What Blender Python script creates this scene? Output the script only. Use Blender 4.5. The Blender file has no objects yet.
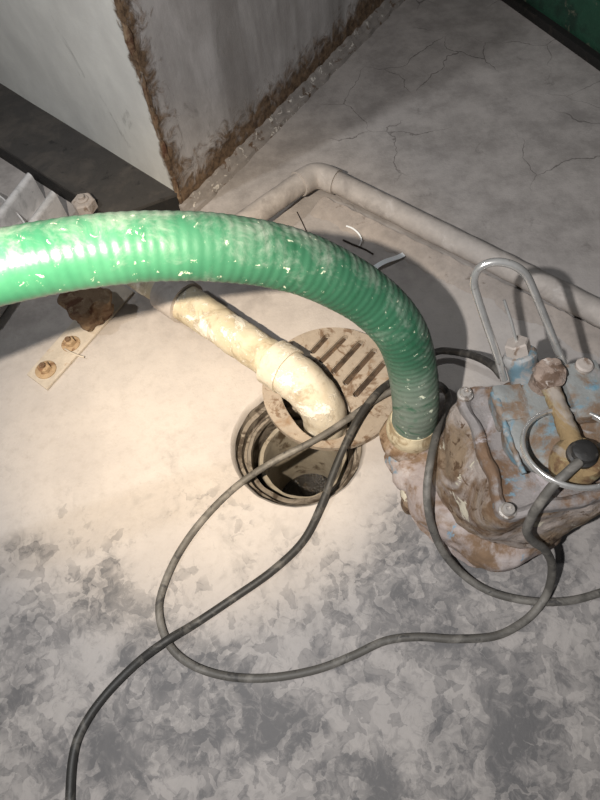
import bpy, bmesh, math, random
from mathutils import Vector as V, Matrix, noise
random.seed(4)
PI = math.pi
SC = bpy.context.scene
COL = SC.collection

# ------------------------------------------------------------------ camera model
H = 0.85; F = 600.0
def _frame():
    d = V((50.0, 340.0, F)).normalized()
    up = -d
    fw = V((0, 0, 1)); fh = fw - fw.dot(up) * up
    y = fh.normalized(); x = y.cross(up)
    return x, y, up
RX, RY, RZ = _frame()
def ray(px, py):
    c = V((px - 300.0, py - 400.0, F))
    return V((RX.dot(c), RY.dot(c), RZ.dot(c)))
def at(px, py, z=0.0):
    v = ray(px, py); t = (z - H) / v.z
    return V((0, 0, H)) + t * v

# ------------------------------------------------------------------ mesh helpers
def finish(bm, smooth=True, ang=None):
    bmesh.ops.recalc_face_normals(bm, faces=bm.faces)
    for f in bm.faces: f.smooth = smooth
    if ang is not None:
        for e in bm.edges:
            if len(e.link_faces) == 2 and e.calc_face_angle(0) > ang: e.smooth = False

def obj(name, bm, mat, parent=None, origin=None, smooth=True, ang=0.7):
    """bm in world coordinates; origin = parent location, or given base point"""
    finish(bm, smooth, ang)
    if parent is not None:
        p = parent; off = V((0, 0, 0))
        while p is not None: off += p.location; p = p.parent
        loc = V((0, 0, 0))
    else:
        if origin is None:
            xs = [v.co for v in bm.verts]
            origin = V((sum(c.x for c in xs) / len(xs), sum(c.y for c in xs) / len(xs), min(c.z for c in xs)))
        off = V(origin); loc = V(origin)
    bmesh.ops.translate(bm, verts=bm.verts, vec=-off)
    me = bpy.data.meshes.new(name); bm.to_mesh(me); bm.free()
    me.materials.append(mat)
    o = bpy.data.objects.new(name, me); COL.objects.link(o)
    o.location = loc
    if parent is not None: o.parent = parent
    return o

def tag(o, label, cat, group=None):
    o['label'] = label; o['category'] = cat
    if group: o['group'] = group
    return o
def thing(name, label, cat, loc, group=None):
    o = bpy.data.objects.new(name, None); COL.objects.link(o); o.empty_display_size = .05
    o.location = V(loc)
    return tag(o, label, cat, group)

def catmull(P, n):
    P = [V(p) for p in P]; out = []
    Q = [2 * P[0] - P[1]] + P + [2 * P[-1] - P[-2]]
    for i in range(1, len(Q) - 2):
        a, b, c, d = Q[i-1], Q[i], Q[i+1], Q[i+2]
        for k in range(n):
            t = k / n
            out.append(.5 * ((2*b) + (c-a)*t + (2*a-5*b+4*c-d)*t*t + (3*b-a-3*c+d)*t**3))
    out.append(P[-1]); return out
def resample(P, step):
    out = [P[0].copy()]; acc = 0
    for a, b in zip(P, P[1:]):
        L = (b - a).length
        if L < 1e-9: continue
        pos = step - acc
        while pos <= L:
            out.append(a.lerp(b, pos / L)); pos += step
        acc = L - (pos - step)
    if (out[-1] - P[-1]).length > step * .3: out.append(P[-1].copy())
    return out
def tube(P, r, seg=12, closed=False, caps=True, bm=None, rfun=None):
    bm = bm or bmesh.new(); n = len(P); rings = []
    T = []
    for i in range(n):
        a = P[(i-1) % n] if (closed or i > 0) else P[i]
        b = P[(i+1) % n] if (closed or i < n-1) else P[i]
        T.append((b - a).normalized())
    up = V((0, 0, 1)) if abs(T[0].z) < .9 else V((1, 0, 0))
    nrm = (up - up.dot(T[0]) * T[0]).normalized(); s = 0
    for i in range(n):
        if i: s += (P[i] - P[i-1]).length
        nrm = (nrm - nrm.dot(T[i]) * T[i]).normalized(); bn = T[i].cross(nrm)
        ring = []
        for k in range(seg):
            a = 2 * PI * k / seg
            rr = rfun(s, a, i / max(1, n-1)) if rfun else (r[i] if isinstance(r, (list, tuple)) else r)
            ring.append(bm.verts.new(P[i] + rr * (math.cos(a) * nrm + math.sin(a) * bn)))
        rings.append(ring)
    for i in range(n if closed else n - 1):
        A, B = rings[i], rings[(i+1) % n]
        for k in range(seg):
            bm.faces.new((A[k], A[(k+1) % seg], B[(k+1) % seg], B[k]))
    if caps and not closed:
        bm.faces.new(rings[0][::-1]); bm.faces.new(rings[-1])
    return bm
def revolve(prof, c, seg=48, mod=None, bm=None, cap0=True, cap1=True, M=None):
    """prof: (r, z) pairs bottom to top about +Z at c; mod(theta, r, z) -> r"""
    bm = bm or bmesh.new(); rings = []; c = V(c)
    for r, z in prof:
        ring = []
        for k in range(seg):
            a = 2 * PI * k / seg
            rr = mod(a, r, z) if mod else r
            p = V((rr * math.cos(a), rr * math.sin(a), z))
            if M: p = M @ p
            ring.append(bm.verts.new(c + p))
        rings.append(ring)
    for A, B in zip(rings, rings[1:]):
        for k in range(seg): bm.faces.new((A[k], A[(k+1) % seg], B[(k+1) % seg], B[k]))
    if cap0: bm.faces.new(rings[0][::-1])
    if cap1: bm.faces.new(rings[-1])
    return bm
def align(d):
    return V((0, 0, 1)).rotation_difference(V(d).normalized()).to_matrix()
def rod(a, b, r, seg=16, bevel=.0, bm=None):
    a = V(a); b = V(b); L = (b - a).length; e = min(bevel, L * .4)
    pr = [(r - e, 0), (r, e), (r, L - e), (r - e, L)] if e else [(r, 0), (r, L)]
    return revolve(pr, a, seg, bm=bm, M=align(b - a))
def prism(poly, z0, z1, bm=None, bevel=0):
    bm = bm or bmesh.new()
    a = [bm.verts.new((p[0], p[1], z0)) for p in poly]; b = [bm.verts.new((p[0], p[1], z1)) for p in poly]
    fs = [bm.faces.new(a[::-1]), bm.faces.new(b)]
    n = len(poly)
    for i in range(n): fs.append(bm.faces.new((a[i], a[(i+1) % n], b[(i+1) % n], b[i])))
    if bevel:
        es = list({e for f in fs for e in f.edges})
        bmesh.ops.bevel(bm, geom=es, offset=bevel, segments=2, affect='EDGES', profile=.6)
    return bm
def solid(quads_pts, thick, bm=None):
    """a bent strip: list of (left,right) point pairs, thickened downward-normal by `thick`"""
    bm = bm or bmesh.new(); L = []; n = len(quads_pts)
    for i, (a, b) in enumerate(quads_pts):
        p = quads_pts[max(0, i-1)]; q = quads_pts[min(n-1, i+1)]
        t = ((q[0] + q[1]) - (p[0] + p[1])).normalized(); s = (b - a).normalized()
        nn = t.cross(s).normalized() * thick
        L.append([bm.verts.new(x) for x in (a, b, b + nn, a + nn)])
    for A, B in zip(L, L[1:]):
        for k in range(4): bm.faces.new((A[k], A[(k+1) % 4], B[(k+1) % 4], B[k]))
    bm.faces.new(L[0][::-1]); bm.faces.new(L[-1])
    return bm
def rough(bm, amp, scale, seed=0, amp2=0, scale2=0, cond=None):
    bm.normal_update()
    mv = []
    for v in bm.verts:
        if cond and not cond(v.co): continue
        q = v.co * scale + V((seed * 7.1, seed * 3.3, seed))
        d = noise.noise(q) * amp
        if amp2: d += noise.noise(v.co * scale2 + V((seed, 9, 4))) * amp2
        mv.append((v, v.normal * d))
    for v, d in mv: v.co += d
    return bm
def fromcurve(name, outer, holes, depth, bevel, M, mat, parent=None, origin=None):
    """flat plate with holes, extruded through its thickness"""
    bm = bmesh.new(); es = []
    for poly in [outer] + holes:
        vs = [bm.verts.new((q[0], q[1], -depth / 2)) for q in poly]
        es += [bm.edges.new((vs[i], vs[(i + 1) % len(vs)])) for i in range(len(vs))]
    bmesh.ops.triangle_fill(bm, use_beauty=True, use_dissolve=False, edges=es, normal=(0, 0, 1))
    ex = bmesh.ops.extrude_face_region(bm, geom=list(bm.faces))
    top = [x for x in ex['geom'] if isinstance(x, bmesh.types.BMVert)]
    bmesh.ops.translate(bm, verts=top, vec=(0, 0, depth))
    bm.normal_update()
    rim = [e for e in bm.edges if e.is_valid and len(e.link_faces) == 2 and e.verts[0].co.z > 0 and e.verts[1].co.z > 0 and abs(e.link_faces[0].normal.z - e.link_faces[1].normal.z) > .5]
    bmesh.ops.bevel(bm, geom=rim, offset=bevel, segments=2, affect='EDGES', clamp_overlap=True)
    bmesh.ops.transform(bm, matrix=M, verts=bm.verts)
    return bm

# ------------------------------------------------------------------ materials
def s2l(c):
    return tuple(((x / 255) / 12.92 if x <= 10 else (((x / 255) + .055) / 1.055) ** 2.4) for x in c) + (1,)
class NT:
    def __init__(s, name):
        s.m = bpy.data.materials.new(name); s.m.use_nodes = True
        s.t = s.m.node_tree; s.t.nodes.clear()
        s.out = s.n('ShaderNodeOutputMaterial'); s.b = s.n('ShaderNodeBsdfPrincipled')
        s.t.links.new(s.b.outputs[0], s.out.inputs[0]); s.co = s.n('ShaderNodeTexCoord').outputs['Object']
    def n(s, t, **k):
        x = s.t.nodes.new(t)
        for a, b in k.items(): setattr(x, a, b)
        return x
    def l(s, a, b): s.t.links.new(a, b)
    def inp(s, node, i, v):
        if hasattr(v, 'links') or isinstance(v, bpy.types.NodeSocket): s.l(v, node.inputs[i])
        else: node.inputs[i].default_value = v
    def noise(s, scale, detail=5, rough=.6, dist=0, co=None):
        x = s.n('ShaderNodeTexNoise'); s.l(co or s.co, x.inputs['Vector'])
        x.inputs['Scale'].default_value = scale; x.inputs['Detail'].default_value = detail
        x.inputs['Roughness'].default_value = rough; x.inputs['Distortion'].default_value = dist
        return x.outputs['Fac']
    def ramp(s, f, a, b):
        x = s.n('ShaderNodeMapRange'); x.interpolation_type = 'SMOOTHSTEP'
        s.inp(x, 0, f); x.inputs[1].default_value = a; x.inputs[2].default_value = b
        return x.outputs[0]
    def math(s, op, a, b=0.0):
        x = s.n('ShaderNodeMath', operation=op); s.inp(x, 0, a); s.inp(x, 1, b); return x.outputs[0]
    def mix(s, f, a, b):
        x = s.n('ShaderNodeMix', data_type='RGBA'); s.inp(x, 0, f); s.inp(x, 6, a); s.inp(x, 7, b)
        return x.outputs[2]
    def mapping(s, scale=(1, 1, 1), rot=(0, 0, 0), loc=(0, 0, 0), co=None):
        x = s.n('ShaderNodeMapping'); s.l(co or s.co, x.inputs[0])
        x.inputs['Scale'].default_value = scale; x.inputs['Rotation'].default_value = rot; x.inputs['Location'].default_value = loc
        return x.outputs[0]
    def bump(s, h, strength=.3, dist=.003):
        x = s.n('ShaderNodeBump'); x.inputs['Strength'].default_value = strength; x.inputs['Distance'].default_value = dist
        s.l(h, x.inputs['Height']); s.l(x.outputs[0], s.b.inputs['Normal'])
    def sep(s, co=None):
        x = s.n('ShaderNodeSeparateXYZ'); s.l(co or s.co, x.inputs[0]); return x.outputs
    def fin(s, col, rough=.7, metal=0.0, spec=.5):
        s.inp(s.b, 'Base Color', col); s.inp(s.b, 'Roughness', rough); s.inp(s.b, 'Metallic', metal)
        s.b.inputs['Specular IOR Level'].default_value = spec
        return s.m

def crust(name, base, layers, rgh=.8, bump=.5, metal=0.0, bscale=90, bdist=.002):
    """base colour with irregular patches: layers = (colour, scale, lo, hi[, distortion])"""
    t = NT(name); c = s2l(base); var = t.noise(40, 6, .7)
    for i, L in enumerate(layers):
        co = t.mapping(loc=(i * 1.7, i * .9, i * 2.3))
        m = t.ramp(t.noise(L[1], 6, .65, L[4] if len(L) > 4 else .6, co), L[2], L[3])
        c = t.mix(m, c, s2l(L[0]))
    x = t.n('ShaderNodeMix', data_type='RGBA', blend_type='MULTIPLY'); x.inputs[0].default_value = .55
    t.l(c if hasattr(c, 'links') else t.mix(0.0, c, c), x.inputs[6])
    g = t.n('ShaderNodeMapRange'); t.l(var, g.inputs[0]); g.inputs[1].default_value = .3; g.inputs[2].default_value = .7
    g.inputs[3].default_value = .62; g.inputs[4].default_value = 1.15
    k = t.n('ShaderNodeCombineColor')
    for i in range(3): t.l(g.outputs[0], k.inputs[i])
    t.l(k.outputs[0], x.inputs[7])
    t.bump(t.math('ADD', t.noise(bscale, 6, .7), t.math('MULTIPLY', t.noise(bscale * .3, 4), .8)), bump, bdist)
    return t.fin(x.outputs[2], rgh, metal)

HC = V((-.013, .412, 0)); HR = .105       # the drain hole

def mat_floor():
    t = NT('concrete_floor'); P = t.sep()
    base = t.mix(t.ramp(t.noise(5, 6, .6), .3, .7), s2l((170, 164, 160)), s2l((188, 181, 175)))
    base = t.mix(t.math('MULTIPLY', t.ramp(t.noise(60, 5, .7), .45, .75), .25), base, s2l((140, 132, 124)))
    # grey scuffed dirt: ragged, brushed blotches, denser towards the near side and by the pump
    near = t.ramp(t.math('ADD', P[1], t.math('MULTIPLY', t.math('ABSOLUTE', t.math('ADD', P[0], .05)), -.30)), .34, .02)
    wob = t.n('ShaderNodeTexNoise'); t.l(t.co, wob.inputs['Vector']); wob.inputs['Scale'].default_value = 30; wob.inputs['Detail'].default_value = 4
    sub = t.n('ShaderNodeVectorMath', operation='MULTIPLY_ADD'); t.l(wob.outputs['Color'], sub.inputs[0])
    sub.inputs[1].default_value = (.05, .05, 0); t.l(t.co, sub.inputs[2])
    vo = t.n('ShaderNodeTexVoronoi'); t.l(sub.outputs[0], vo.inputs['Vector']); vo.inputs['Scale'].default_value = 62
    cell = t.n('ShaderNodeSeparateColor'); t.l(vo.outputs['Color'], cell.inputs[0])
    big = t.noise(8.0, 4, .6, .4)
    pat = t.n('ShaderNodeVectorMath', operation='DISTANCE'); t.l(t.co, pat.inputs[0]); pat.inputs[1].default_value = (.13, .19, 0)
    pump = t.math('MULTIPLY', t.ramp(pat.outputs['Value'], .14, .03), .30)
    dens = t.math('ADD', t.math('ADD', t.math('MULTIPLY', near, .34), pump), t.math('SUBTRACT', t.math('MULTIPLY', big, 1.5), .83))
    m1 = t.ramp(t.math('SUBTRACT', dens, t.math('MULTIPLY', cell.outputs[0], .55)), -.14, .06)
    m2 = t.ramp(t.math('ADD', t.noise(48, 7, .72, 1.4), t.math('MULTIPLY', dens, .4)), .54, .68)
    m3 = t.ramp(t.math('ADD', t.noise(14, 6, .65, .8), t.math('MULTIPLY', dens, .3)), .50, .70)
    gate = t.ramp(P[1], .52, .30)
    m = t.math('MULTIPLY', t.math('ADD', t.math('MULTIPLY', m1, .34), t.math('ADD', t.math('MULTIPLY', m2, .26), t.math('MULTIPLY', m3, .24))), gate)
    c = t.mix(t.math('MULTIPLY', near, .45), base, s2l((152, 148, 146)))
    c = t.mix(m, c, s2l((82, 82, 84)))
    # the far slab is older, greyer cement
    far = t.ramp(P[1], .55, .75)
    c = t.mix(t.math('MULTIPLY', far, .7), c, t.mix(t.ramp(t.noise(11, 8, .72), .32, .66), s2l((128, 122, 118)), s2l((176, 169, 164))))
    d2 = t.math('MULTIPLY', t.ramp(t.noise(16, 6, .7, .8), .6, .75), t.math('MULTIPLY', far, .6))
    c = t.mix(d2, c, s2l((98, 94, 90)))
    # hairline cracks in the far slab
    w2 = t.n('ShaderNodeTexNoise'); t.l(t.co, w2.inputs['Vector']); w2.inputs['Scale'].default_value = 9; w2.inputs['Detail'].default_value = 5
    s2 = t.n('ShaderNodeVectorMath', operation='MULTIPLY_ADD'); t.l(w2.outputs['Color'], s2.inputs[0])
    s2.inputs[1].default_value = (.12, .12, 0); t.l(t.co, s2.inputs[2])
    v2 = t.n('ShaderNodeTexVoronoi', feature='DISTANCE_TO_EDGE'); t.l(s2.outputs[0], v2.inputs['Vector']); v2.inputs['Scale'].default_value = 6.0
    cr = t.math('MULTIPLY', t.ramp(v2.outputs['Distance'], .0085, .001), t.ramp(t.noise(5, 2, .5, 0, t.mapping(loc=(.3, .2, 0))), .40, .56))
    cr = t.math('MULTIPLY', cr, t.ramp(P[1], .85, .95))
    cr = t.math('MULTIPLY', cr, t.ramp(P[0], .1, .2))
    c = t.mix(t.math('MULTIPLY', cr, .65), c, s2l((66, 60, 56)))
    h = t.math('ADD', t.math('MULTIPLY', t.noise(45, 8, .7), .6), t.noise(250, 3, .6))
    h = t.math('SUBTRACT', t.math('SUBTRACT', h, t.math('MULTIPLY', cr, 1.5)), t.math('MULTIPLY', m, .25))
    t.bump(h, .35, .0015)
    rg = t.math('SUBTRACT', .85, t.math('MULTIPLY', m, .2))
    return t.fin(c, rg, 0, .35)

def mat_tank(name, c0, c1, rust_side, foot):
    """object coords: X along the face away from the corner, Z height"""
    t = NT(name); P = t.sep()
    st = t.noise(7, 6, .65, .4, t.mapping(scale=(1.6, 1.6, 1.0) if rust_side else (4, 4, .8)))
    c = t.mix(t.ramp(st, .3, .7), s2l(c0), s2l(c1))
    pt = t.ramp(t.noise(12, 6, .75, 1.0, t.mapping(scale=(1, 1, .6), rot=(.3, .5, .2))), .60, .72)
    c = t.mix(t.math('MULTIPLY', pt, .5), c, s2l((118, 116, 110)))
    if not rust_side:
        c = t.mix(t.math('MULTIPLY', t.ramp(t.noise(3.2, 5, .6, .3, t.mapping(scale=(3, 3, .35), loc=(2, 1, 0))), .44, .66), .5), c, s2l((112, 107, 102)))
    n1 = t.noise(28, 6, .7, .8)
    e = t.math('ADD', P[0], t.math('MULTIPLY', t.math('SUBTRACT', n1, .5), -.06 if rust_side else -.17))
    r = t.ramp(e, .016 if rust_side else .050, .004 if rust_side else .004)
    if foot:
        e2 = t.math('ADD', P[2], t.math('MULTIPLY', t.math('SUBTRACT', n1, .5), -.20))
        r = t.math('MAXIMUM', r, t.ramp(e2, .105, .046))
        sp = t.ramp(t.noise(16, 5, .7, .5, t.mapping(loc=(5, 5, 5))), .68, .73)
        r = t.math('MAXIMUM', r, t.math('MULTIPLY', sp, .55))
    else:
        sp = t.ramp(t.math('ADD', t.noise(30, 6, .7), t.math('MULTIPLY', P[2], -1.2)), .62, .70)
        r = t.math('MAXIMUM', r, t.math('MULTIPLY', sp, .6))
    bl = t.ramp(t.noise(9, 7, .72, .3, t.mapping(loc=(8, 3, 1))), .35, .68)
    c = t.mix(t.math('MULTIPLY', bl, .12 if rust_side else .38), c, s2l((126, 120, 116)))
    rc = t.mix(t.ramp(t.noise(60, 5, .7), .35, .65), s2l((70, 55, 42)), s2l((124, 102, 80)))
    c = t.mix(r, c, rc)
    t.bump(t.math('ADD', t.noise(120, 6, .7), t.math('MULTIPLY', r, 2.0)), .3, .002)
    return t.fin(c, .6, 0, .4)

def mat_hose():
    t = NT('green_hose_plastic'); P = t.sep()
    c = t.mix(t.ramp(t.noise(12, 4), .35, .65), s2l((56, 118, 88)), s2l((72, 134, 102)))
    geo = t.n('ShaderNodeNewGeometry'); N = t.sep(geo.outputs['Normal'])
    # dried mud splashed on the hose, thicker towards the pump end and settled on the upper flank
    end = t.ramp(P[0], -.22, .08)
    c = t.mix(t.math('MULTIPLY', end, .8), c, s2l((38, 84, 63)))  # pump end painted a darker green for the weaker light there
    d = t.noise(34, 8, .75, .5)
    far = t.math('ADD', t.math('MULTIPLY', N[1], .12), t.math('MULTIPLY', N[2], .05))
    thr = t.math('ADD', t.math('ADD', d, t.math('MULTIPLY', end, .07)), far)
    m = t.ramp(thr, .44, .84)
    c = t.mix(t.math('MULTIPLY', m, .7), c, s2l((160, 168, 160)))
    low = t.ramp(P[2], .27, .17)
    m3 = t.math('MULTIPLY', low, t.ramp(t.noise(26, 7, .7, .6), .25, .52))
    c = t.mix(t.math('MULTIPLY', m3, .75), c, s2l((116, 122, 114)))
    dk = t.math('MULTIPLY', t.ramp(t.noise(30, 6, .7, .8, t.mapping(loc=(3, 3, 3))), .52, .66), t.math('MULTIPLY', end, .75))
    c = t.mix(dk, c, s2l((30, 84, 58)))
    sp = t.ramp(t.noise(95, 5, .65, .6, t.mapping(loc=(1, 4, 2))), .64, .68)
    c = t.mix(sp, c, s2l((206, 214, 192)))
    t.bump(t.math('ADD', t.noise(140, 5, .7), m), .25, .001)
    t.b.inputs['Subsurface Weight'].default_value = 0.0
    rg = t.math('ADD', .30, t.math('MULTIPLY', t.math('MAXIMUM', m, t.math('MAXIMUM', m3, t.math('MULTIPLY', end, .6))), .5))
    return t.fin(c, rg, 0, .5)

def mat_pvc(name, a, b, scale_amt, off=(0, 0, 0)):
    t = NT(name)
    c = t.mix(t.ramp(t.noise(18, 6, .65), .35, .65), s2l(a), s2l(b))
    m = t.ramp(t.noise(22, 8, .78, .4, t.mapping(loc=off)), .58 - scale_amt, .63 - scale_amt)
    c = t.mix(t.math('MULTIPLY', m, .85), c, s2l((240, 235, 222)))
    k = t.ramp(t.noise(24, 6, .7, .8, t.mapping(loc=(4, 2, 7))), .50, .64)
    c = t.mix(t.math('MULTIPLY', k, .55), c, s2l((138, 122, 98)))
    t.bump(t.math('ADD', t.math('MULTIPLY', m, 1.2), t.noise(110, 6, .7)), .5, .0018)
    return t.fin(c, .6, 0, .4)

M = {}
M['floor'] = mat_floor()
M['tank_left'] = mat_tank('tank_white_paint', (214, 213, 207), (200, 199, 194), True, False)
M['tank_right'] = mat_tank('tank_grey_paint', (170, 166, 164), (192, 188, 186), False, True)
M['tank_lip'] = crust('rusty_lip', (146, 139, 133), [((96, 74, 54), 34, .54, .66), ((214, 208, 198), 70, .60, .64)], .8, .7)
M['tank_plate'] = crust('dark_steel_plate', (58, 55, 52), [((72, 67, 62), 14, .45, .65), ((40, 38, 36), 30, .6, .7)], .85, .4)
M['hose'] = mat_hose()
M['pvc'] = mat_pvc('limescaled_pvc', (190, 178, 152), (206, 197, 176), .06)
M['pvc_fit'] = mat_pvc('pvc_elbow', (204, 196, 180), (190, 179, 158), .05, (3, 1, 2))
M['pvc_dust'] = crust('dusty_pvc', (176, 168, 161), [((154, 146, 140), 16, .5, .7), ((188, 181, 175), 35, .55, .7)], .8, .25)
M['mortar'] = crust('mortar', (158, 149, 142), [((118, 108, 100), 40, .58, .70), ((166, 156, 148), 14, .45, .6)], .95, .8)
M['grate'] = crust('cast_iron_grate', (158, 146, 132), [((112, 92, 74), 50, .52, .64), ((134, 110, 86), 16, .55, .7)], .85, .5)
M['slotmud'] = crust('slot_mud', (84, 68, 54), [((58, 46, 36), 50, .45, .6), ((122, 98, 74), 30, .58, .68)], .95, .8)
M['wall'] = crust('wall_cement', (158, 153, 148), [((134, 129, 124), 6, .45, .65)], .9, .3)
M['pit'] = crust('pit_sleeve', (130, 121, 110), [((70, 60, 50), 30, .45, .6), ((150, 142, 130), 60, .55, .68)], .7, .6)
M['pit_pipe'] = crust('pit_inner_pipe', (150, 142, 128), [((84, 72, 58), 24, .54, .68), ((158, 152, 138), 50, .6, .7)], .45, .5)
M['sludge'] = crust('black_sludge', (24, 20, 15), [((46, 38, 28), 40, .54, .68)], .25, .9, bscale=60, bdist=.006)
M['cord'] = crust('rubber_cord', (92, 89, 84), [((122, 118, 112), 30, .45, .62), ((66, 64, 62), 60, .56, .66)], .6, .3)
M['cord_dark'] = crust('black_rubber_cord', (50, 49, 47), [((88, 85, 80), 40, .50, .64)], .55, .3)
M['cast'] = crust('mud_caked_iron', (140, 120, 98), [((106, 82, 60), 20, .45, .60, .3), ((164, 152, 144), 13, .46, .60), ((88, 66, 46), 70, .55, .65), ((204, 196, 176), 20, .61, .63)], .9, .9, bdist=.003)
M['volute'] = crust('pink_dusted_iron', (164, 150, 144), [((126, 102, 80), 20, .46, .60, .3), ((180, 170, 166), 12, .52, .66), ((128, 150, 166), 14, .62, .66)], .9, .7)
M['cover'] = crust('worn_blue_cover', (140, 134, 132), [((112, 88, 68), 20, .46, .60, .2), ((112, 142, 158), 16, .60, .68), ((166, 158, 158), 26, .56, .66)], .75, .7)
M['dome'] = crust('blue_painted_dome', (134, 136, 134), [((106, 140, 156), 15, .54, .64), ((122, 100, 80), 20, .46, .60, .2), ((148, 144, 142), 30, .58, .68)], .7, .6)
M['blue'] = crust('blue_paint', (104, 130, 142), [((128, 112, 98), 26, .46, .58, .3), ((150, 148, 146), 34, .48, .60)], .65, .5)
M['clay'] = crust('rust_yellow_bar', (140, 118, 84), [((104, 78, 54), 30, .50, .62), ((160, 150, 116), 50, .54, .66), ((148, 138, 128), 18, .54, .66)], .85, .8)
M['bolt'] = crust('dusty_bolt', (172, 162, 154), [((124, 106, 92), 50, .54, .66)], .7, .3, bscale=180)
M['bosscap'] = crust('flaky_boss', (150, 132, 120), [((104, 84, 70), 60, .46, .60), ((186, 176, 168), 80, .56, .66)], .85, .9, bscale=150)
M['boltsteel'] = crust('dull_steel_bolt', (182, 176, 170), [((130, 116, 104), 120, .52, .64)], .45, .4, .5)
M['steel'] = crust('bright_steel_rod', (226, 224, 220), [((160, 150, 140), 60, .60, .72)], .22, .08, .72)
M['cream'] = crust('cream_sleeve', (196, 184, 156), [((150, 132, 104), 30, .50, .62)], .7, .5)
M['black'] = crust('black_rubber', (38, 37, 36), [((70, 66, 62), 60, .54, .66)], .55, .4)
M['rust'] = crust('flaking_rust', (122, 100, 78), [((84, 54, 36), 26, .44, .60), ((142, 122, 98), 40, .54, .64)], .9, 1.0, bdist=.004)
M['anchor'] = crust('stained_plate', (184, 174, 160), [((158, 132, 104), 30, .58, .70), ((120, 96, 74), 60, .66, .72)], .8, .5)
M['ring_stain'] = crust('rust_ringed_washer', (168, 144, 114), [((122, 92, 66), 50, .46, .60)], .8, .6)
M['galv'] = crust('galvanised_channel', (214, 211, 209), [((188, 186, 184), 20, .48, .62), ((140, 137, 134), 50, .62, .72)], .6, .2, .15)
M['green'] = crust('green_machine_paint', (34, 74, 56), [((26, 54, 42), 12, .45, .62), ((104, 104, 88), 18, .60, .70)], .6, .4)
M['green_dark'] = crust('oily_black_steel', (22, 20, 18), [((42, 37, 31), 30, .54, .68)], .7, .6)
def plain(n, c, r, m=0.0, tr=0.0):
    t = NT(n); t.bump(t.noise(90, 4), .3, .001)
    t.b.inputs['Transmission Weight'].default_value = tr
    return t.fin(s2l(c), r, m)
M['foil'] = plain('clear_plastic_strip', (236, 240, 242), .25)
M['twig'] = plain('dark_twig', (48, 40, 34), .9)

# ------------------------------------------------------------------ setting: the floor with its round opening
def build_floor():
    bm = bmesh.new(); n = 128; rings = []
    for k, r in enumerate([HR - .004, HR - .001, HR + .002, .14, .25, .5, 1.0, None]):
        ring = []
        for i in range(n):
            a = 2 * PI * i / n
            if r is None:
                s = 2.6 / max(abs(math.cos(a)), abs(math.sin(a)))
                p = HC + V((s * math.cos(a), s * math.sin(a), 0))
            else:
                rr = r + (.0022 * noise.noise(V((math.cos(a) * 5, math.sin(a) * 5, 2))) if k < 3 else 0)
                p = HC + V((rr * math.cos(a), rr * math.sin(a), (-.012, -.003, 0)[k] if k < 3 else 0))
            ring.append(bm.verts.new(p))
        rings.append(ring)
    for A, B in zip(rings, rings[1:]):
        for i in range(n): bm.faces.new((A[i], A[(i+1) % n], B[(i+1) % n], B[i]))
    o = obj('floor', bm, M['floor'], origin=(0, 0, 0)); o['kind'] = 'structure'
    for f in o.data.polygons:
        if f.normal.z < -.5: f.flip()
build_floor()
def wall(name, a, b, th):
    bm = prism([a, b, (b[0] + th[0], b[1] + th[1]), (a[0] + th[0], a[1] + th[1])], 0, 2.8)
    o = obj(name, bm, M['wall'], smooth=False); o['kind'] = 'structure'
wall('wall_back', (-2.6, 3.0), (2.58, 3.0), (0, .1))
wall('wall_left', (-2.6, -2.18), (-2.6, 3.0), (-.1, 0))
wall('wall_right', (2.58, -2.18), (2.58, 3.0), (.1, 0))

# ------------------------------------------------------------------ drain pit
def build_pit():
    r = thing('floor_drain_pit', 'round open drain hole in the concrete floor with dark sludge inside', 'drain', HC + V((0, 0, -.3)))
    wob = lambda a, rr, z: rr + .0016 * noise.noise(V((math.cos(a) * 4, math.sin(a) * 4, z * 60)))
    bm = revolve([(HR - .0045, -.012), (HR - .006, -.024), (HR - .012, -.027), (HR - .013, -.045), (HR - .021, -.048), (HR - .023, -.30), (HR + .004, -.30), (HR + .004, -.012)], HC, 96, wob, cap0=False, cap1=False)
    obj('outer_sleeve', bm, M['pit'], r)
    bm = revolve([(HR - .0185, -.0475), (HR - .0185, -.040), (HR - .021, -.037), (HR - .025, -.039), (HR - .026, -.0475)], HC, 96, wob, cap0=False, cap1=False)
    obj('ledge_ring', bm, M['pit'], r)
    IC = HC + V((.004, .004, 0))
    bm = revolve([(HR - .029, -.295), (HR - .029, -.078), (HR - .032, -.072), (HR - .038, -.074), (HR - .041, -.088), (HR - .043, -.295)], IC, 96, wob, cap0=False, cap1=False)
    obj('inner_pipe', bm, M['pit_pipe'], r)
    bm = bmesh.new(); bmesh.ops.create_circle(bm, cap_ends=True, segments=64, radius=HR - .039)
    bmesh.ops.subdivide_edges(bm, edges=bm.edges, cuts=1)
    bmesh.ops.triangulate(bm, faces=bm.faces); bmesh.ops.subdivide_edges(bm, edges=bm.edges, cuts=3, use_grid_fill=True)
    for v in bm.verts: v.co = HC + v.co + V((0, 0, -.29 + .012 * noise.noise(v.co * 40)))
    obj('sludge', bm, M['sludge'], r)
build_pit()

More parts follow.
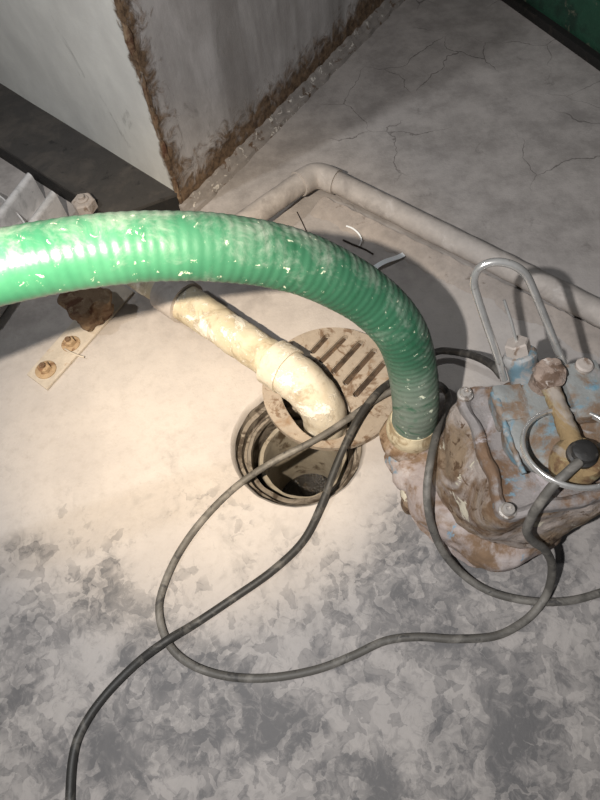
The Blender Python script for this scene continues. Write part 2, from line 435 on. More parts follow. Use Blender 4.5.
# ------------------------------------------------------------------ drain grate, pushed aside
GC = V((.055, .500, 0)); GR = .114; GZ0 = .002; GT = .012
def grate():
    def circ(c, r, n=72, a0=0, a1=2 * PI, rf=None):
        return [(c[0] + r * math.cos(a0 + (a1 - a0) * i / n), c[1] + r * math.sin(a0 + (a1 - a0) * i / n)) for i in range(n)]
    outer = circ(GC, GR, 96)
    sl = [((331, 331), (313, 351)), ((349, 333), (322, 360)), ((363, 339), (334, 371)), ((377, 347), (346, 382)), ((388, 358), (356, 394))]
    holes = []
    ztop = GZ0 + GT
    def pull(a, b):
        A = at(*a, ztop); B = at(*b, ztop); c = V((GC.x, GC.y, ztop))
        while (A - c).length > .097: A = A.lerp(B, .03)
        return A, B
    for a, b in sl:
        A, B = pull(a, b); d = (B - A).normalized(); n = V((-d.y, d.x, 0)); w = .0050
        A = A - d * .0; h = []
        for k in range(7):
            an = PI / 2 + PI * k / 6; h.append(A + d * (w * math.cos(an)) + n * (w * math.sin(an)))
        for k in range(7):
            an = -PI / 2 + PI * k / 6; h.append(B + d * (w * math.cos(an)) + n * (w * math.sin(an)))
        holes.append([(p.x, p.y) for p in h])
    # the big ragged opening the drain pipe drops through
    pts = [(280, 386), (284, 372), (299, 358), (313, 362), (325, 371), (336, 382), (345, 395), (350, 407), (352, 420), (348, 431), (338, 438), (320, 440), (304, 432), (292, 418), (283, 402)]
    big = catmull([at(x, y, ztop) for x, y in pts] + [at(*pts[0], ztop)], 5)[:-1]
    holes.append([(p.x, p.y) for p in big])
    bm = fromcurve('grate', outer, holes, GT, .0012, Matrix.Translation((0, 0, GZ0 + GT / 2)), None)
    o = obj('drain_grate', bm, M['grate'], origin=GC + V((0, 0, GZ0)), ang=.6)
    bm = bmesh.new()
    for a, b in sl:
        A, B = pull(a, b); d = (B - A).normalized(); n = V((-d.y, d.x, 0)); N = 10; rows = []
        for i in range(N + 1):
            p = A.lerp(B, i / N)
            rows.append([bm.verts.new(V(((p + n * u * .0052).x, (p + n * u * .0052).y, .0075 - .002 * abs(u) + .0015 * noise.noise(p * 90 + V((u, 0, 0)))))) for u in (-1, -.5, 0, .5, 1)])
        for X, Y in zip(rows, rows[1:]):
            for k in range(4): bm.faces.new((X[k], X[k+1], Y[k+1], Y[k]))
    pk = obj('packed_mud', bm, M['slotmud'], o); pk['label'] = 'brown mud packed in the slots'
    tag(o, 'round cast iron drain grate with slots pushed half off the drain hole', 'grate')
grate()

# ------------------------------------------------------------------ drain pipe with elbow
EL = V((.036, .456, 0)); PR = .0315
def drain_pipe():
    A = at(252, 352, .054); B = at(140, 276, .054)
    d = (B - A); d.z = 0; d.normalize()
    z = .057
    root = thing('drain_pipe', 'limescaled white plastic drain pipe turning down into the floor drain', 'pipe', at(200, 320, 0))
    bend = .066
    S = V((EL.x, EL.y, z)) + d * bend            # end of the straight run
    E_ = S + d * .02
    far = E_ + d * .36
    bm = tube(resample([E_ - d * .012, far], .006), PR, 40)
    rough(bm, .0022, 34, 1, .0012, 110)
    run = obj('pipe_run', bm, M['pvc'], root)
    P = []
    for k in range(25):
        a = PI / 2 * k / 24
        P.append(S - d * (bend * math.sin(a)) + V((0, 0, -bend * (1 - math.cos(a)))))
    P = [E_ + d * .0] + P + [P[-1] + V((0, 0, -.05))]
    bm = tube(resample(P, .005), PR + .0045, 40)
    rough(bm, .0022, 38, 2, .0011, 120)
    obj('elbow', bm, M['pvc_fit'], root)
    bm = tube(resample([E_ + d * .016, E_ - d * .016], .004), PR + .0075, 40)
    rough(bm, .0012, 50, 3)
    obj('socket_rim', bm, M['pvc_fit'], root)
    bm = tube(resample([E_ + d * .212, E_ + d * .262], .004), PR + .0065, 40); rough(bm, .001, 50, 4)
    obj('coupling', bm, M['pvc_dust'], root)
drain_pipe()

# ------------------------------------------------------------------ floor pipe in mortar behind
def floor_pipe():
    r = .021
    root = thing('floor_pipe', 'dust covered plastic pipe running over the far floor with one elbow', 'pipe', at(330, 180, 0))
    z = .018
    a = at(205, 250, .070); c = at(316, 172, .044); e = at(760, 393, z)
    d1 = (c - a).normalized(); d2 = (e - c).normalized()
    P = [a, c - d1 * .05]; 
    bend = catmull([c - d1 * .05, c - d1 * .018 + d2 * .004, c + d2 * .018 - d1 * .004, c + d2 * .05], 8)
    bm = tube(resample([a, c - d1 * .035], .008), r, 28); rough(bm, .001, 40, 5)
    obj('pipe_run', bm, M['pvc_dust'], root)
    bm = tube(resample([c + d2 * .035, e], .008), r, 28); rough(bm, .0012, 40, 6)
    obj('pipe_run', bm, M['pvc_dust'], root)
    bm = tube(resample(bend, .004), r + .0035, 28); rough(bm, .001, 40, 7)
    obj('elbow', bm, M['pvc_dust'], root)
    # ragged mortar haunches along the run
    n = V((-d2.y, d2.x, 0))
    for s, w, hgt in ((1, .016, .012), (-1, .042, .013)):
        bm = bmesh.new(); rows = []; L = (e - c).length
        N = 110
        for i in range(N + 1):
            t = .03 + (L - .03) * i / N; p = c + d2 * t; p.z = 0
            ww = w * (1 + .35 * noise.noise(V((t * 18, s * 4, 1))) + .2 * noise.noise(V((t * 60, s, 3))))
            row = []
            for k, (fr, hh) in enumerate(((0, 1), (.35, .85), (.75, .5), (1, 0))):
                q = p + n * s * (r * (.9 if s < 0 else .6) + ww * fr)
                q.z = max(0.0005, hgt * hh * (1 + .3 * noise.noise(q * 60))) if k < 3 else 0.0002
                row.append(bm.verts.new(q))
            rows.append(row)
        for A, B in zip(rows, rows[1:]):
            for k in range(3): bm.faces.new((A[k], A[k+1], B[k+1], B[k]))
        o = obj('mortar_bed', bm, M['mortar'], root)
floor_pipe()

# ------------------------------------------------------------------ tank at the back with rusted edges
def tank():
    c0 = at(184, 214, 0); L = at(0, 97, 0); R_ = at(395, 0, 0)
    d1 = (L - c0).normalized(); d2 = (R_ - c0).normalized()
    root = thing('steel_tank', 'tall painted steel tank with rusted corner and rusty foot flange', 'tank', c0)
    HT = 1.0
    def face(name, d, length, z0, mat, inward, thick=.006):
        bm = bmesh.new(); nx = 60; nz = 80
        G = [[None] * (nz + 1) for _ in range(nx + 1)]
        nrm = V((0, 0, 1)).cross(d) * inward
        for i in range(nx + 1):
            for k in range(nz + 1):
                u = length * (i / nx) ** 1.6; w = z0 + (HT - z0) * (k / nz) ** 1.3
                e = .004 * noise.noise(V((w * 35, 0, 3))) * (1 if i == 0 else 0)
                off = .003 * noise.noise(V((u * 5, w * 5, inward)))
                G[i][k] = bm.verts.new(V((u + e, off, w)))
        for i in range(nx):
            for k in range(nz): bm.faces.new((G[i][k], G[i+1][k], G[i+1][k+1], G[i][k+1]))
        ex = bmesh.ops.extrude_face_region(bm, geom=list(bm.faces))
        vs = [x for x in ex['geom'] if isinstance(x, bmesh.types.BMVert)]
        bmesh.ops.translate(bm, verts=vs, vec=(0, thick * inward, 0))
        finish(bm, True, .7)
        me = bpy.data.meshes.new(name); bm.to_mesh(me); bm.free(); me.materials.append(mat)
        o = bpy.data.objects.new(name, me); COL.objects.link(o); o.parent = root
        o.rotation_euler = (0, 0, math.atan2(d.y, d.x))
        return o
    a = face('side_panel', d1, 1.1, .012, M['tank_left'], -1); a['label'] = 'white painted side panel'
    b = face('side_panel', d2, 1.0, .004, M['tank_right'], 1); b['label'] = 'grey streaked side panel'
    # rounded, corroded corner bead
    bm = tube([c0 + V((0, 0, .004 + .01 * i)) + (d1 + d2) * (.003) + V((.003 * noise.noise(V((0, i * .31, 1))), .003 * noise.noise(V((4, i * .31, 1))), 0)) for i in range(int(HT / .01))], .0042, 12)
    rough(bm, .004, 60, 3, .002, 160)
    obj('corner_seam', bm, M['rust'], root)
    # foot flange along the right-hand side
    nrm = V((d2.y, -d2.x, 0))
    bm = bmesh.new(); rows = []
    for i in range(121):
        u = -.004 + 1.0 * i / 120; p = c0 + d2 * u
        w = .024 + .005 * noise.noise(V((u * 25, 2, 0))); h = .010 + .004 * noise.noise(V((u * 40, 0, 5)))
        rows.append([bm.verts.new(q) for q in (p + nrm * -.004 + V((0, 0, .026 + .008 * noise.noise(V((u * 45, 7, 7))))), p + nrm * .007 + V((0, 0, h + .012)), p + nrm * .012 + V((0, 0, h)), p + nrm * w * .9 + V((0, 0, h * .9)), p + nrm * w + V((0, 0, 0)), p + nrm * -.004)])
    for A, B in zip(rows, rows[1:]):
        for k in range(6): bm.faces.new((A[k], A[(k+1) % 6], B[(k+1) % 6], B[k]))
    bm.faces.new(rows[0]); bm.faces.new(rows[-1][::-1])
    o = obj('foot_flange', bm, M['tank_lip'], root); o['label'] = 'rusted foot flange with white flakes'
    # dark base plate sticking out on the left
    q = at(0, 146, .054); s = at(112, 217, .054)
    e1 = (q - s).normalized()
    poly = [c0 + d2 * .02 , s + (c0 - s) * .0, s + e1 * 1.0, c0 + d1 * 1.1 + d2 * .02]
    bm = prism([(p.x, p.y) for p in (c0, s, s + e1 * 1.0, c0 + d1 * 1.05)], .046, .054, bevel=.001)
    o = obj('base_plate', bm, M['tank_plate'], root); o['label'] = 'dark base plate on the floor'
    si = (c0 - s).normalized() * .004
    bm = prism([((x_ + si).x, (x_ + si).y) for x_ in (s + (c0 - s) * .95, s, s + e1 * .99, s + e1 * .99 + (c0 - s) * .95)], .0005, .046)  # black strip added in place of the dark shaded gap below the plate
    o = obj('gap_shade_strip', bm, M['green_dark'], root); o['label'] = 'added black strip for the shade under the base plate'
    # tank bottom and top closing plates
    far = c0 + d1 * 1.1 + d2 * 1.0
    bm = prism([((c0 + d1 * .01 + d2 * .01).x, (c0 + d1 * .01 + d2 * .01).y), ((c0 + d2 * .99).x, (c0 + d2 * .99).y), (far.x, far.y), ((c0 + d1 * 1.09).x, (c0 + d1 * 1.09).y)], HT - .012, HT)
    obj('top_panel', bm, M['tank_right'], root)
tank()

# ------------------------------------------------------------------ channel, bracket, anchors at the left
def channel():
    # an open steel channel, its end towards the tank; the run goes off to the left
    A = at(45, 200, .004); B = at(68, 218, .004)
    w = (B - A); w.z = 0
    run = (at(20, 234, .004) - A); run.z = 0; run.normalize()
    Ln = .30
    up = V((0, 0, 1))
    hh = .062
    root = thing('steel_channel', 'grey galvanised steel channel with curled lips lying beside the tank', 'channel', at(20, 215, 0))
    wd = w.normalized(); W = w.length
    def flange(p, inn):
        P = [p, p + up * (hh - .004)]
        for k in range(1, 9):
            a = PI * k / 8 * 1.15; rr = .006
            P.append(p + up * (hh - .004) + inn * (rr - rr * math.cos(a)) + up * (rr * math.sin(a)))
        return solid([(q, q + run * Ln) for q in P], .0026)
    obj('flange', flange(A, -wd), M['galv'], root)
    obj('flange', flange(B, -wd), M['galv'], root)
    bm = solid([(A - wd * .03, A - wd * .03 + run * Ln), (A, A + run * Ln), (B, B + run * Ln)], -.003)
    obj('web', bm, M['galv'], root)
    # bent strap crossing the channel
    P = catmull([at(-8, 196, .03), at(6, 204, .03), at(18, 216, .026), at(28, 228, .016), at(34, 240, .008)], 6)
    bm = solid([(q, q + V((0, 0, .022)) + wd * .004) for q in P], .003)
    obj('strap', bm, M['galv'], root)
channel()

def hexnut(c, r, h, mat_n, mat_s, root, stud=.012, washer=True):
    a0 = random.random()
    if washer:
        obj('washer', revolve([(r * 1.5, 0), (r * 1.55, .001), (r * 1.5, .003), (r * .5, .003)], c, 32), M['ring_stain'], root)
        c = c + V((0, 0, .003))
    pr = [(r * .97, 0), (r, .001), (r, h - .002), (r * .9, h)]
    obj('nut', revolve(pr, c, 6, lambda a, rr, z: rr), mat_n, root, smooth=False)
    obj('stud', rod(c + V((0, 0, h * .5)), c + V((0, 0, h + stud)), r * .48, 14, .001), mat_s, root)

def foot_bolt():
    c = at(87, 209, .054)
    root = thing('anchor_bolt', 'dusty hexagonal anchor bolt standing on the dark plate beside the channel', 'bolt', c)
    pr = [(.021, 0), (.0225, .0015), (.0225, .020), (.020, .023)]
    obj('nut', revolve(pr, c, 6), M['bolt'], root, smooth=False)
    obj('washer', revolve([(.0115, .0225), (.0115, .0255), (.0100, .0265)], c, 28), M['bolt'], root)
    obj('stud', rod(c + V((0, 0, .024)), c + V((0, 0, .033)), .0065, 16, .001), M['bolt'], root)
foot_bolt()

def bracket():
    P = [at(28, 376, 0), at(48, 391, 0), at(101, 333, 0), at(79, 318, 0)]
    root = thing('floor_bracket', 'rusted steel bracket bolted to the floor below the green hose', 'bracket', (P[0] + P[2]) / 2)
    e = (P[3] - P[0]).normalized()
    ext = e * .10
    poly = [P[0], P[1], P[2] + ext, P[3] + ext]
    bm = prism([(p.x, p.y) for p in poly], .0004, .006, bevel=.0012)
    bmesh.ops.subdivide_edges(bm, edges=[x for x in bm.edges if x.calc_length() > .02], cuts=6, use_grid_fill=True)
    obj('foot_plate', bm, M['anchor'], root)
    for px, py, r in ((46, 370, .0105), (71, 344, .0095)):
        c = at(px, py, .006)
        obj('washer', revolve([(r * 1.75, 0), (r * 1.75, .002), (r * 1.6, .003)], c, 36), M['ring_stain'], root)
        n = obj('anchor_nut', revolve([(r * 1.05, .003), (r * 1.1, .004), (r * 1.05, .011), (r * .9, .0125)], c, 6), M['ring_stain'], root, smooth=False)
        obj('stud', rod(c + V((0, 0, .012)), c + V((0, 0, .018)), r * .5, 14, .001), M['rust'], n)
    # wire twist lying on the plate
    obj('tie_wire', tube(catmull([at(65, 349, .010), at(72, 353, .012), at(80, 356, .008), at(84, 357, .007)], 5), .0016, 8), M['anchor'], root)
    # rust-eaten stump standing on the plate: tapering, ragged
    b = at(96, 318, .005)
    prof = [(.020, 0), (.026, .004), (.030, .012), (.034, .022), (.037, .034), (.040, .046), (.039, .056), (.034, .062), (.020, .064)]
    def md(a, r, z): return r * (1 + .18 * math.cos(4 * a + .6) + .22 * noise.noise(V((math.cos(a) * 2.2, math.sin(a) * 2.2, z * 40))))
    bm = revolve(prof, b, 56, md)
    bmesh.ops.subdivide_edges(bm, edges=[e2 for e2 in bm.edges if e2.calc_length() > .006], cuts=1)
    rough(bm, .005, 60, 2, .002, 180)
    o = obj('stump', bm, M['rust'], root); o['label'] = 'flaking rusty stump'
bracket()

# ------------------------------------------------------------------ the pump
PC = V((.279, .271, 0))
def pump():
    def lean(bm):
        for v_ in bm.verts:
            k = max(0.0, .2 - v_.co.z)
            v_.co.x -= .14 * k; v_.co.y += .07 * k
        return bm
    root = thing('sewage_pump', 'mud caked submersible pump with flaking blue paint and steel bail handle', 'pump', PC)
    def ad(a, b): return abs((a - b + PI) % (2 * PI) - PI)
    # volute: spiral casing growing towards the discharge side
    def vol(a, r, z):
        t = ((math.degrees(a) - 150) % 360) / 360        # 0 at discharge and falls away clockwise
        grow = .045 * max(0, (t - .05)) ** 1.0 if t < .02 else .0
        g = .030 * math.exp(-(ad(a, math.radians(175)) / .75) ** 2) + .018 * math.exp(-(ad(a, math.radians(250)) / .5) ** 2)
        return r + g + .002 * noise.noise(V((math.cos(a) * 4, math.sin(a) * 4, z * 30)))
    prof = [(.078, .0), (.090, .002), (.095, .010), (.092, .017), (.091, .022), (.097, .030), (.102, .042), (.101, .056), (.095, .068), (.088, .074), (.05, .076)]
    pp = []
    for a, b in zip(prof, prof[1:]):
        for k in range(3): pp.append((a[0] + (b[0] - a[0]) * k / 3, a[1] + (b[1] - a[1]) * k / 3))
    pp.append(prof[-1])
    bm = revolve(pp, PC, 120, vol); rough(bm, .007, 24, 3, .0028, 80, cond=lambda c: c.z > .004)
    v = obj('volute', lean(bm), M['volute'], root)
    # motor body, round below, squarer towards the bolted cover
    ANG = [math.radians(x) for x in (138, 227, 318, 47)]
    def body(a, r, z):
        k = max(0, min(1, (z - .09) / .09))
        lob = max(math.exp(-(ad(a, q) / .30) ** 2) for q in ANG)
        return r - .016 * k + .030 * k * lob
    prof = [(.085, .068), (.094, .070), (.099, .078), (.100, .090), (.101, .105), (.101, .125), (.102, .145), (.100, .165), (.098, .182), (.096, .192), (.06, .193)]
    pp = []
    for a, b in zip(prof, prof[1:]):
        for k in range(4): pp.append((a[0] + (b[0] - a[0]) * k / 4, a[1] + (b[1] - a[1]) * k / 4))
    pp.append(prof[-1])
    bm = revolve(pp, PC, 140, body); rough(bm, .005, 30, 1, .002, 95)
    obj('motor_body', lean(bm), M['cast'], root)
    # cover with a raised rim
    def cov(a, r, z):
        k = min(1, r / .085)
        lob = max(math.exp(-(ad(a, q) / .27) ** 2) for q in ANG)
        return r + (.030 * lob - .014) * k ** 3
    prof = [(.070, .186), (.094, .188), (.098, .191), (.098, .203), (.096, .206), (.090, .207), (.085, .204), (.082, .199), (.070, .197), (.03, .197)]
    pp = []
    for a, b in zip(prof, prof[1:]):
        for k in range(3): pp.append((a[0] + (b[0] - a[0]) * k / 3, a[1] + (b[1] - a[1]) * k / 3))
    pp.append(prof[-1])
    bm = revolve(pp, PC, 140, cov); rough(bm, .0016, 60, 2, .0008, 140)
    cv = obj('top_cover', bm, M['cover'], root)
    for a in ANG:
        c = PC + V((.107 * math.cos(a), .107 * math.sin(a), .2055))
        b = obj('bolt', revolve([(.0095, -.002), (.0098, .001), (.0095, .0025), (.0072, .003), (.0072, .0075), (.0062, .009), (.003, .009), (.003, .0065)], c, 18), M['boltsteel'], cv)
    # blue painted dome
    def dom(a, r, z): return r * (1 + .06 * math.cos(4 * (a - .3)))
    prof = [(.060, .195), (.063, .199), (.064, .215), (.062, .221), (.057, .225), (.040, .227), (.01, .228)]
    pp = []
    for a, b in zip(prof, prof[1:]):
        for k in range(4): pp.append((a[0] + (b[0] - a[0]) * k / 4, a[1] + (b[1] - a[1]) * k / 4))
    pp.append(prof[-1])
    DC = PC + V((.012, .008, 0))
    bm = revolve(pp, DC, 90, dom); rough(bm, .0018, 55, 5, .0008, 140)
    dm = obj('dome', bm, M['dome'], root)
    # blue edge strip down the left flank of the dome
    P = [at(x, y, .223) for x, y in ((494, 392), (501, 412), (508, 434), (516, 456), (525, 474))]
    bm = tube(resample(catmull(P, 6), .003), .0042, 14); rough(bm, .003, 60, 3, .0015, 150)
    obj('edge_rib', bm, M['blue'], root)
    # filler plug with its blue collar on the far side
    pc = at(524, 372, .222); tip = at(516, 340, .262)
    ax = (tip - pc).normalized()
    bm = revolve([(.019, -.03), (.0185, 0), (.0185, .016), (.0195, .019), (.0195, .027), (.017, .030)], pc, 40, M=align(ax)); rough(bm, .0014, 70, 4)
    col_ = obj('plug_collar', bm, M['blue'], root)
    q = pc + ax * .030
    bm = revolve([(.0135, -.002), (.0145, 0), (.0145, .013), (.013, .015)], q, 6, M=align(ax)); rough(bm, .0008, 90, 4)
    obj('plug', bm, M['bolt'], root, smooth=False)
    # boss, clamp bar and cable gland
    bc = at(547, 378, .240); gc = at(579, 458, .243)
    d = (gc - bc).normalized()
    bm = revolve([(.017, -.022), (.017, .004), (.0185, .006), (.0185, .013), (.0165, .0165), (.008, .0175)], bc, 36); rough(bm, .0032, 90, 6, .0016, 220)
    obj('boss_bolt', bm, M['bosscap'], root)
    P = [bc - d * .004, bc + d * .02, bc + d * .05, bc + d * .075, gc + d * .004]
    P = resample(catmull(P, 6), .004); nP = len(P)
    bm = tube(P, [.0098 + .0075 * max(0, (i / nP - .72) / .28) for i in range(nP)], 20); rough(bm, .002, 70, 7, .001, 180)
    obj('clamp_bar', bm, M['clay'], root)
    bm = revolve([(.026, -.024), (.027, -.004), (.023, .004), (.012, .006)], gc, 32); rough(bm, .0015, 60, 7)
    obj('gland_seat', bm, M['clay'], root)
    g0 = gc + V((.0, 0, .004))
    bm = revolve([(.0145, 0), (.0155, .002), (.0155, .007), (.0125, .0085), (.0125, .011), (.014, .0125), (.0125, .016), (.008, .018), (.003, .018)], g0, 36)
    obj('cable_gland', bm, M['black'], root)
    # square lifting lugs either side of the handle
    for nm, p, sx, sy, z0, z1 in (('handle_lug', at(585, 392, .235), .023, .036, .190, .245), ('handle_lug', at(512, 402, .225), .018, .024, .190, .228)):
        bm = prism([(p.x - sx, p.y - sy), (p.x + sx, p.y - sy), (p.x + sx, p.y + sy), (p.x - sx, p.y + sy)], z0, z1, bevel=.006)
        bmesh.ops.subdivide_edges(bm, edges=[e for e in bm.edges if e.calc_length() > .01], cuts=3, use_grid_fill=True)
        rough(bm, .0018, 55, 8, .001, 150)
        obj(nm, bm, M['dome'], root)
    bl = at(584, 366, .246)
    obj('lug_bolt', revolve([(.010, -.004), (.010, .003), (.008, .005)], bl, 20), M['bolt'], root)
    # bail handle
    pts = [(504, 380), (497, 355), (487, 326), (478, 299), (474, 283), (477, 271), (486, 264), (500, 262), (515, 266), (526, 275), (533, 289), (543, 313), (553, 338), (565, 368)]
    P = [at(x, y, .218 + (378 - y) / 116 * .135) for x, y in pts]
    bm = tube(resample(catmull(P, 8), .003), .0046, 16)
    h = obj('bail_handle', bm, M['steel'], root)
    # thin lifting wire behind the plug
    a = q + ax * .012; b = at(504, 300, .300)
    obj('lifting_wire', tube([a, a.lerp(b, .5) + V((.001, 0, 0)), b], .0018, 8), M['steel'], root)
    # discharge: neck, flange, spigot sleeve
    D = V((.151, .367, 0))
    P = catmull([PC + V((-.075, .01, .042)), PC + V((-.115, .035, .040)), V((.152, .335, .038)), D + V((0, 0, .048)), D + V((0, 0, .072))], 8)
    nP = len(P)
    bm = tube(resample(P, .005), .036, 40, rfun=lambda s, a, t: .040 - .004 * t + .003 * noise.noise(V((math.cos(a) * 3, math.sin(a) * 3, s * 25))))
    rough(bm, .006, 34, 9, .003, 90)
    for v_ in bm.verts:
        v_.co.z = max(v_.co.z, .003)
    obj('discharge_neck', bm, M['volute'], root)
    def fl(a, r, z): return r * (1 + .10 * math.cos(2 * (a - .5)) + .05 * noise.noise(V((math.cos(a) * 3, math.sin(a) * 3, 1))))
    bm = revolve([(.034, .056), (.041, .058), (.043, .062), (.043, .070), (.040, .074), (.034, .076)], D, 60, fl); rough(bm, .002, 50, 9)
    obj('discharge_flange', bm, M['cast'], root)
    bm = revolve([(.0355, .074), (.0365, .078), (.0365, .092), (.0350, .098), (.0335, .101), (.0320, .108), (.0270, .108)], D, 48); rough(bm, .0008, 60, 9)
    obj('hose_sleeve', bm, M['cream'], root)
    # foot lugs with bolts around the casing
    for (px, py, dx, dy) in ((412, 500, 0, 0), (441, 482, 0, 0)):
        c = at(px, py, .026)
        bm = revolve([(.013, -.024), (.015, -.02), (.0145, .0), (.011, .003)], c, 28); rough(bm, .002, 60, 4)
        lg = obj('foot_lug', bm, M['cast'], root)
        obj('bolt', revolve([(.0075, .001), (.0075, .008), (.0065, .010)], c, 6), M['bolt'], lg, smooth=False)
    # rib from the discharge to the foot lug
    P = [V((.150, .345, .046)), at(414, 470, .042), at(411, 488, .034), at(412, 500, .026)]
    bm = tube(resample(catmull(P, 6), .004), .0145, 16); rough(bm, .004, 45, 6)
    obj('casing_rib', bm, M['cast'], root)
pump()

def lifting_ring():
    # split ring of two turns lying on the pump top
    c = V((.2815, .2385, .2475)); R_ = .0515; P = []
    for k in range(161):
        a = 2 * PI * 2 * k / 160 + .9
        P.append(c + V((R_ * math.cos(a) * (1.03), R_ * math.sin(a) * .95, .0065 * k / 160 - .003 + .006 * math.sin(a) * -1 - .004 * math.cos(a))))
    bm = tube(P, .0026, 10)
    o = obj('split_ring', bm, M['steel'])
    tag(o, 'shiny steel split ring lying on top of the pump around the cable gland', 'ring')
lifting_ring()

# ------------------------------------------------------------------ green suction hose
def hose():
    pts = [(.151, .367, .079), (.1515, .371, .14), (0.143, 0.393, 0.217), (0.122, 0.402, 0.285), (0.080, 0.412, 0.343), (0.018, 0.411, 0.403),
           (-.048, .404, .443), (-.114, .397, .466), (-.177, .388, .479), (-.234, .378, .485), (-.291, .370, .486), (-.352, .359, .480),
           (-.50, .33, .44), (-.66, .28, .33), (-.80, .22, .18), (-.93, .16, .07), (-1.10, .08, .034), (-1.35, -.05, .033)]
    P = resample(catmull(pts, 10), .0014)
    P = [p for p in P if p.z > .098 or p.x < -.5]
    R0 = .0308
    def rf(s, a, t):
        w = math.sin(2 * PI * (s / .0092 - a / (2 * PI)))
        return R0 + .0002 * w + .0004 * noise.noise(V((s * 60, math.cos(a), math.sin(a))))
    bm = tube(P, R0, 36, rfun=rf)
    o = obj('suction_hose', bm, M['hose'], origin=(0, .4, 0))
    tag(o, 'thick green ribbed suction hose arching from the pump to the left', 'hose')
hose()

# ------------------------------------------------------------------ cords
def cord(name, pts, r, mat, label):
    P = [at(x, y, z) if len(q) == 3 else V(q[:3]) for q in pts for x, y, z in [q[:3]]]
    bm = tube(resample(catmull(P, 10), .004), r, 14)
    o = obj(name, bm, mat)
    return tag(o, label, 'cord')
r1 = .0053
cord('power_cord', [(579, 462, .258), (566, 474, .258), (552, 487, .248), (540, 503, .228), (531, 518, .200), (527, 531, .172), (533, 541, .146), (545, 550, .112), (552, 566, .070), (549, 588, .028), (540, 605, .010), (523, 622, r1), (495, 636, r1), (455, 639, r1), (418, 637, r1),
    (385, 641, r1), (352, 656, r1), (315, 670, r1), (268, 678, r1), (225, 676, r1), (190, 664, r1), (168, 643, r1), (159, 612, r1), (164, 585, r1), (180, 551, r1), (205, 517, r1), (238, 485, r1), (276, 460, .012), (315, 440, .022), (345, 421, .026), (372, 402, .028), (390, 392, .03), (415, 384, .03), (440, 385, .03), (449, 400, .04),
    (443, 413, .085), (435, 440, .115), (429, 470, .120), (427, 497, .105), (432, 527, .070), (446, 556, .030), (470, 580, .009), (500, 595, r1), (545, 602, r1), (590, 596, r1), (650, 570, r1), (720, 520, r1), (800, 500, r1), (930, 520, r1), (1100, 500, r1)], r1, M['cord'],
    'grey rubber cord looping from the pump gland across the drain hole to the right edge')
cord('float_cord', [(502, 376, .17), (492, 365, .16), (474, 356, .10), (455, 352, .06), (436, 352, .035), (412, 366, .024), (392, 381, .033), (378, 392, .042), (362, 412, .042), (350, 434, .036), (336, 466, .022), (321, 506, .010), (303, 541, r1), (272, 571, r1), (232, 599, r1), (196, 623, r1 + .001), (166, 641, .0185), (138, 662, .009), (108, 692, r1), (86, 722, r1), (74, 752, r1), (70, 800, r1), (72, 870, r1), (60, 980, r1), (90, 1120, r1)], .0057, M['cord_dark'],
    'dark rubber cord from under the hose past the drain to the bottom edge')

# ------------------------------------------------------------------ small litter
def litter():
    A = at(372, 270, .004); B = at(404, 253, .010)
    d = (B - A).normalized(); n = V((-d.y, d.x, 0))
    pts = [A.lerp(B, t) + V((0, 0, .004 * math.sin(t * 5))) for t in [i / 12 for i in range(13)]]
    bm = solid([(p - n * .005, p + n * .005) for p in pts], .0012)
    tag(obj('plastic_strip', bm, M['foil']), 'clear shiny plastic strip lying on the floor above the hose', 'strip')
    P = catmull([at(344, 226, .003), at(352, 229, .010), at(358, 234, .011), at(361, 240, .006), at(359, 246, .002)], 6)
    bm = solid([(p, p + V((.002, .001, .002))) for p in P], .0005)
    tag(obj('plastic_curl', bm, M['foil']), 'small curl of clear plastic beside the floor pipe elbow', 'scrap')
    P = catmull([at(343, 240, .003), at(352, 244, .006), at(364, 249, .004), at(373, 254, .003)], 5)
    tag(obj('twig', tube(P, .0018, 8), M['twig']), 'short dark twig on the floor by the plastic curl', 'twig')
    P = catmull([at(297, 212, .002), at(302, 222, .004), at(309, 237, .002)], 5)
    tag(obj('wire_offcut', tube(P, .0009, 8), M['twig']), 'thin dark wire offcut on the floor under the floor pipe elbow', 'wire')
litter()

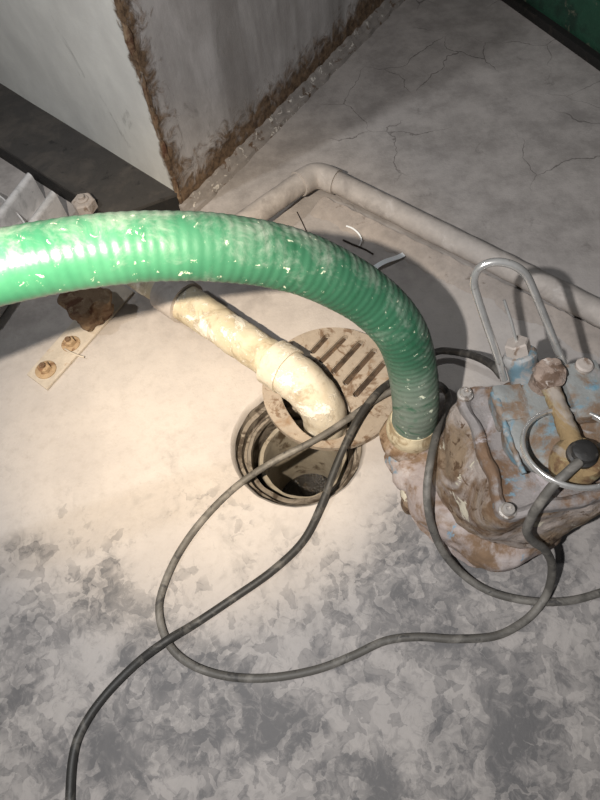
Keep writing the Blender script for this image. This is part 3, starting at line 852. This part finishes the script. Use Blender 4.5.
# ------------------------------------------------------------------ green machine at the top right
def machine():
    a = at(500, 0, 0); b = at(600, 72, 0); d = (b - a).normalized(); n = V((-d.y, d.x, 0))
    if n.y < 0: n = -n
    root = thing('green_machine', 'green painted machine skid standing at the far right of the floor', 'machine', a)
    p = a - d * .5; L = 1.5
    def quad(u0, u1, v0, v1): return [tuple((p + d * u + n * v)[:2]) for u, v in ((u0, v0), (u1, v0), (u1, v1), (u0, v1))]
    bm = prism(quad(0, L, .0, .30), .0, .020, bevel=.003)
    obj('skid_runner', bm, M['green_dark'], root)
    bm = prism(quad(0, L, .016, .28), .018, .11, bevel=.008)
    bmesh.ops.subdivide_edges(bm, edges=[e for e in bm.edges if e.calc_length() > .05], cuts=8, use_grid_fill=True); rough(bm, .002, 30)
    obj('skid_beam', bm, M['green'], root)
    bm = prism(quad(0, L, .10, .60), .11, .62, bevel=.02)
    obj('housing', bm, M['green_dark'], root)
machine()

# ------------------------------------------------------------------ camera
cam = bpy.data.cameras.new('camera'); co = bpy.data.objects.new('camera', cam); COL.objects.link(co)
cam.sensor_fit = 'VERTICAL'; cam.sensor_height = 36; cam.lens = F / 800 * 36
right = V((RX.x, RY.x, RZ.x)); down = V((RX.y, RY.y, RZ.y)); fwd = V((RX.z, RY.z, RZ.z))
m3 = Matrix((right, -down, -fwd)).transposed()
co.matrix_world = Matrix.Translation((0, 0, H)) @ m3.to_4x4()
cam.clip_start = .01
SC.camera = co

# ------------------------------------------------------------------ light
def spot(name, loc, target, energy, color, size, blend, rad):
    l = bpy.data.lights.new(name, 'SPOT'); o = bpy.data.objects.new(name, l); COL.objects.link(o)
    o.location = loc; l.energy = energy; l.color = color; l.spot_size = math.radians(size); l.spot_blend = blend; l.shadow_soft_size = rad
    o.rotation_euler = (V(target) - V(loc)).to_track_quat('-Z', 'Y').to_euler()
    return o
LP = V((-.21, -.06, 1.0))
spot('flashlight_beam', LP, at(205, 372, 0), 68, (1, .77, .48), 46, 1.0, .008)
spot('flashlight_spill', LP + V((.004, 0, 0)), at(280, 330, 0), 46, (1, .982, .972), 138, 1.0, .008)
spot('ceiling_lamp', (-1.43, .34, 2.6), at(245, 205, 0), 78, (.95, .975, 1.0), 42, .9, .05)
w = bpy.data.worlds.new('World'); SC.world = w; w.use_nodes = True
bg = w.node_tree.nodes['Background']; bg.inputs[0].default_value = (.86, .92, 1.0, 1); bg.inputs[1].default_value = .075
SC.view_settings.view_transform = 'Standard'; SC.view_settings.look = 'None'
SC.view_settings.gamma = 1; SC.view_settings.exposure = 0; SC.view_settings.use_curve_mapping = False
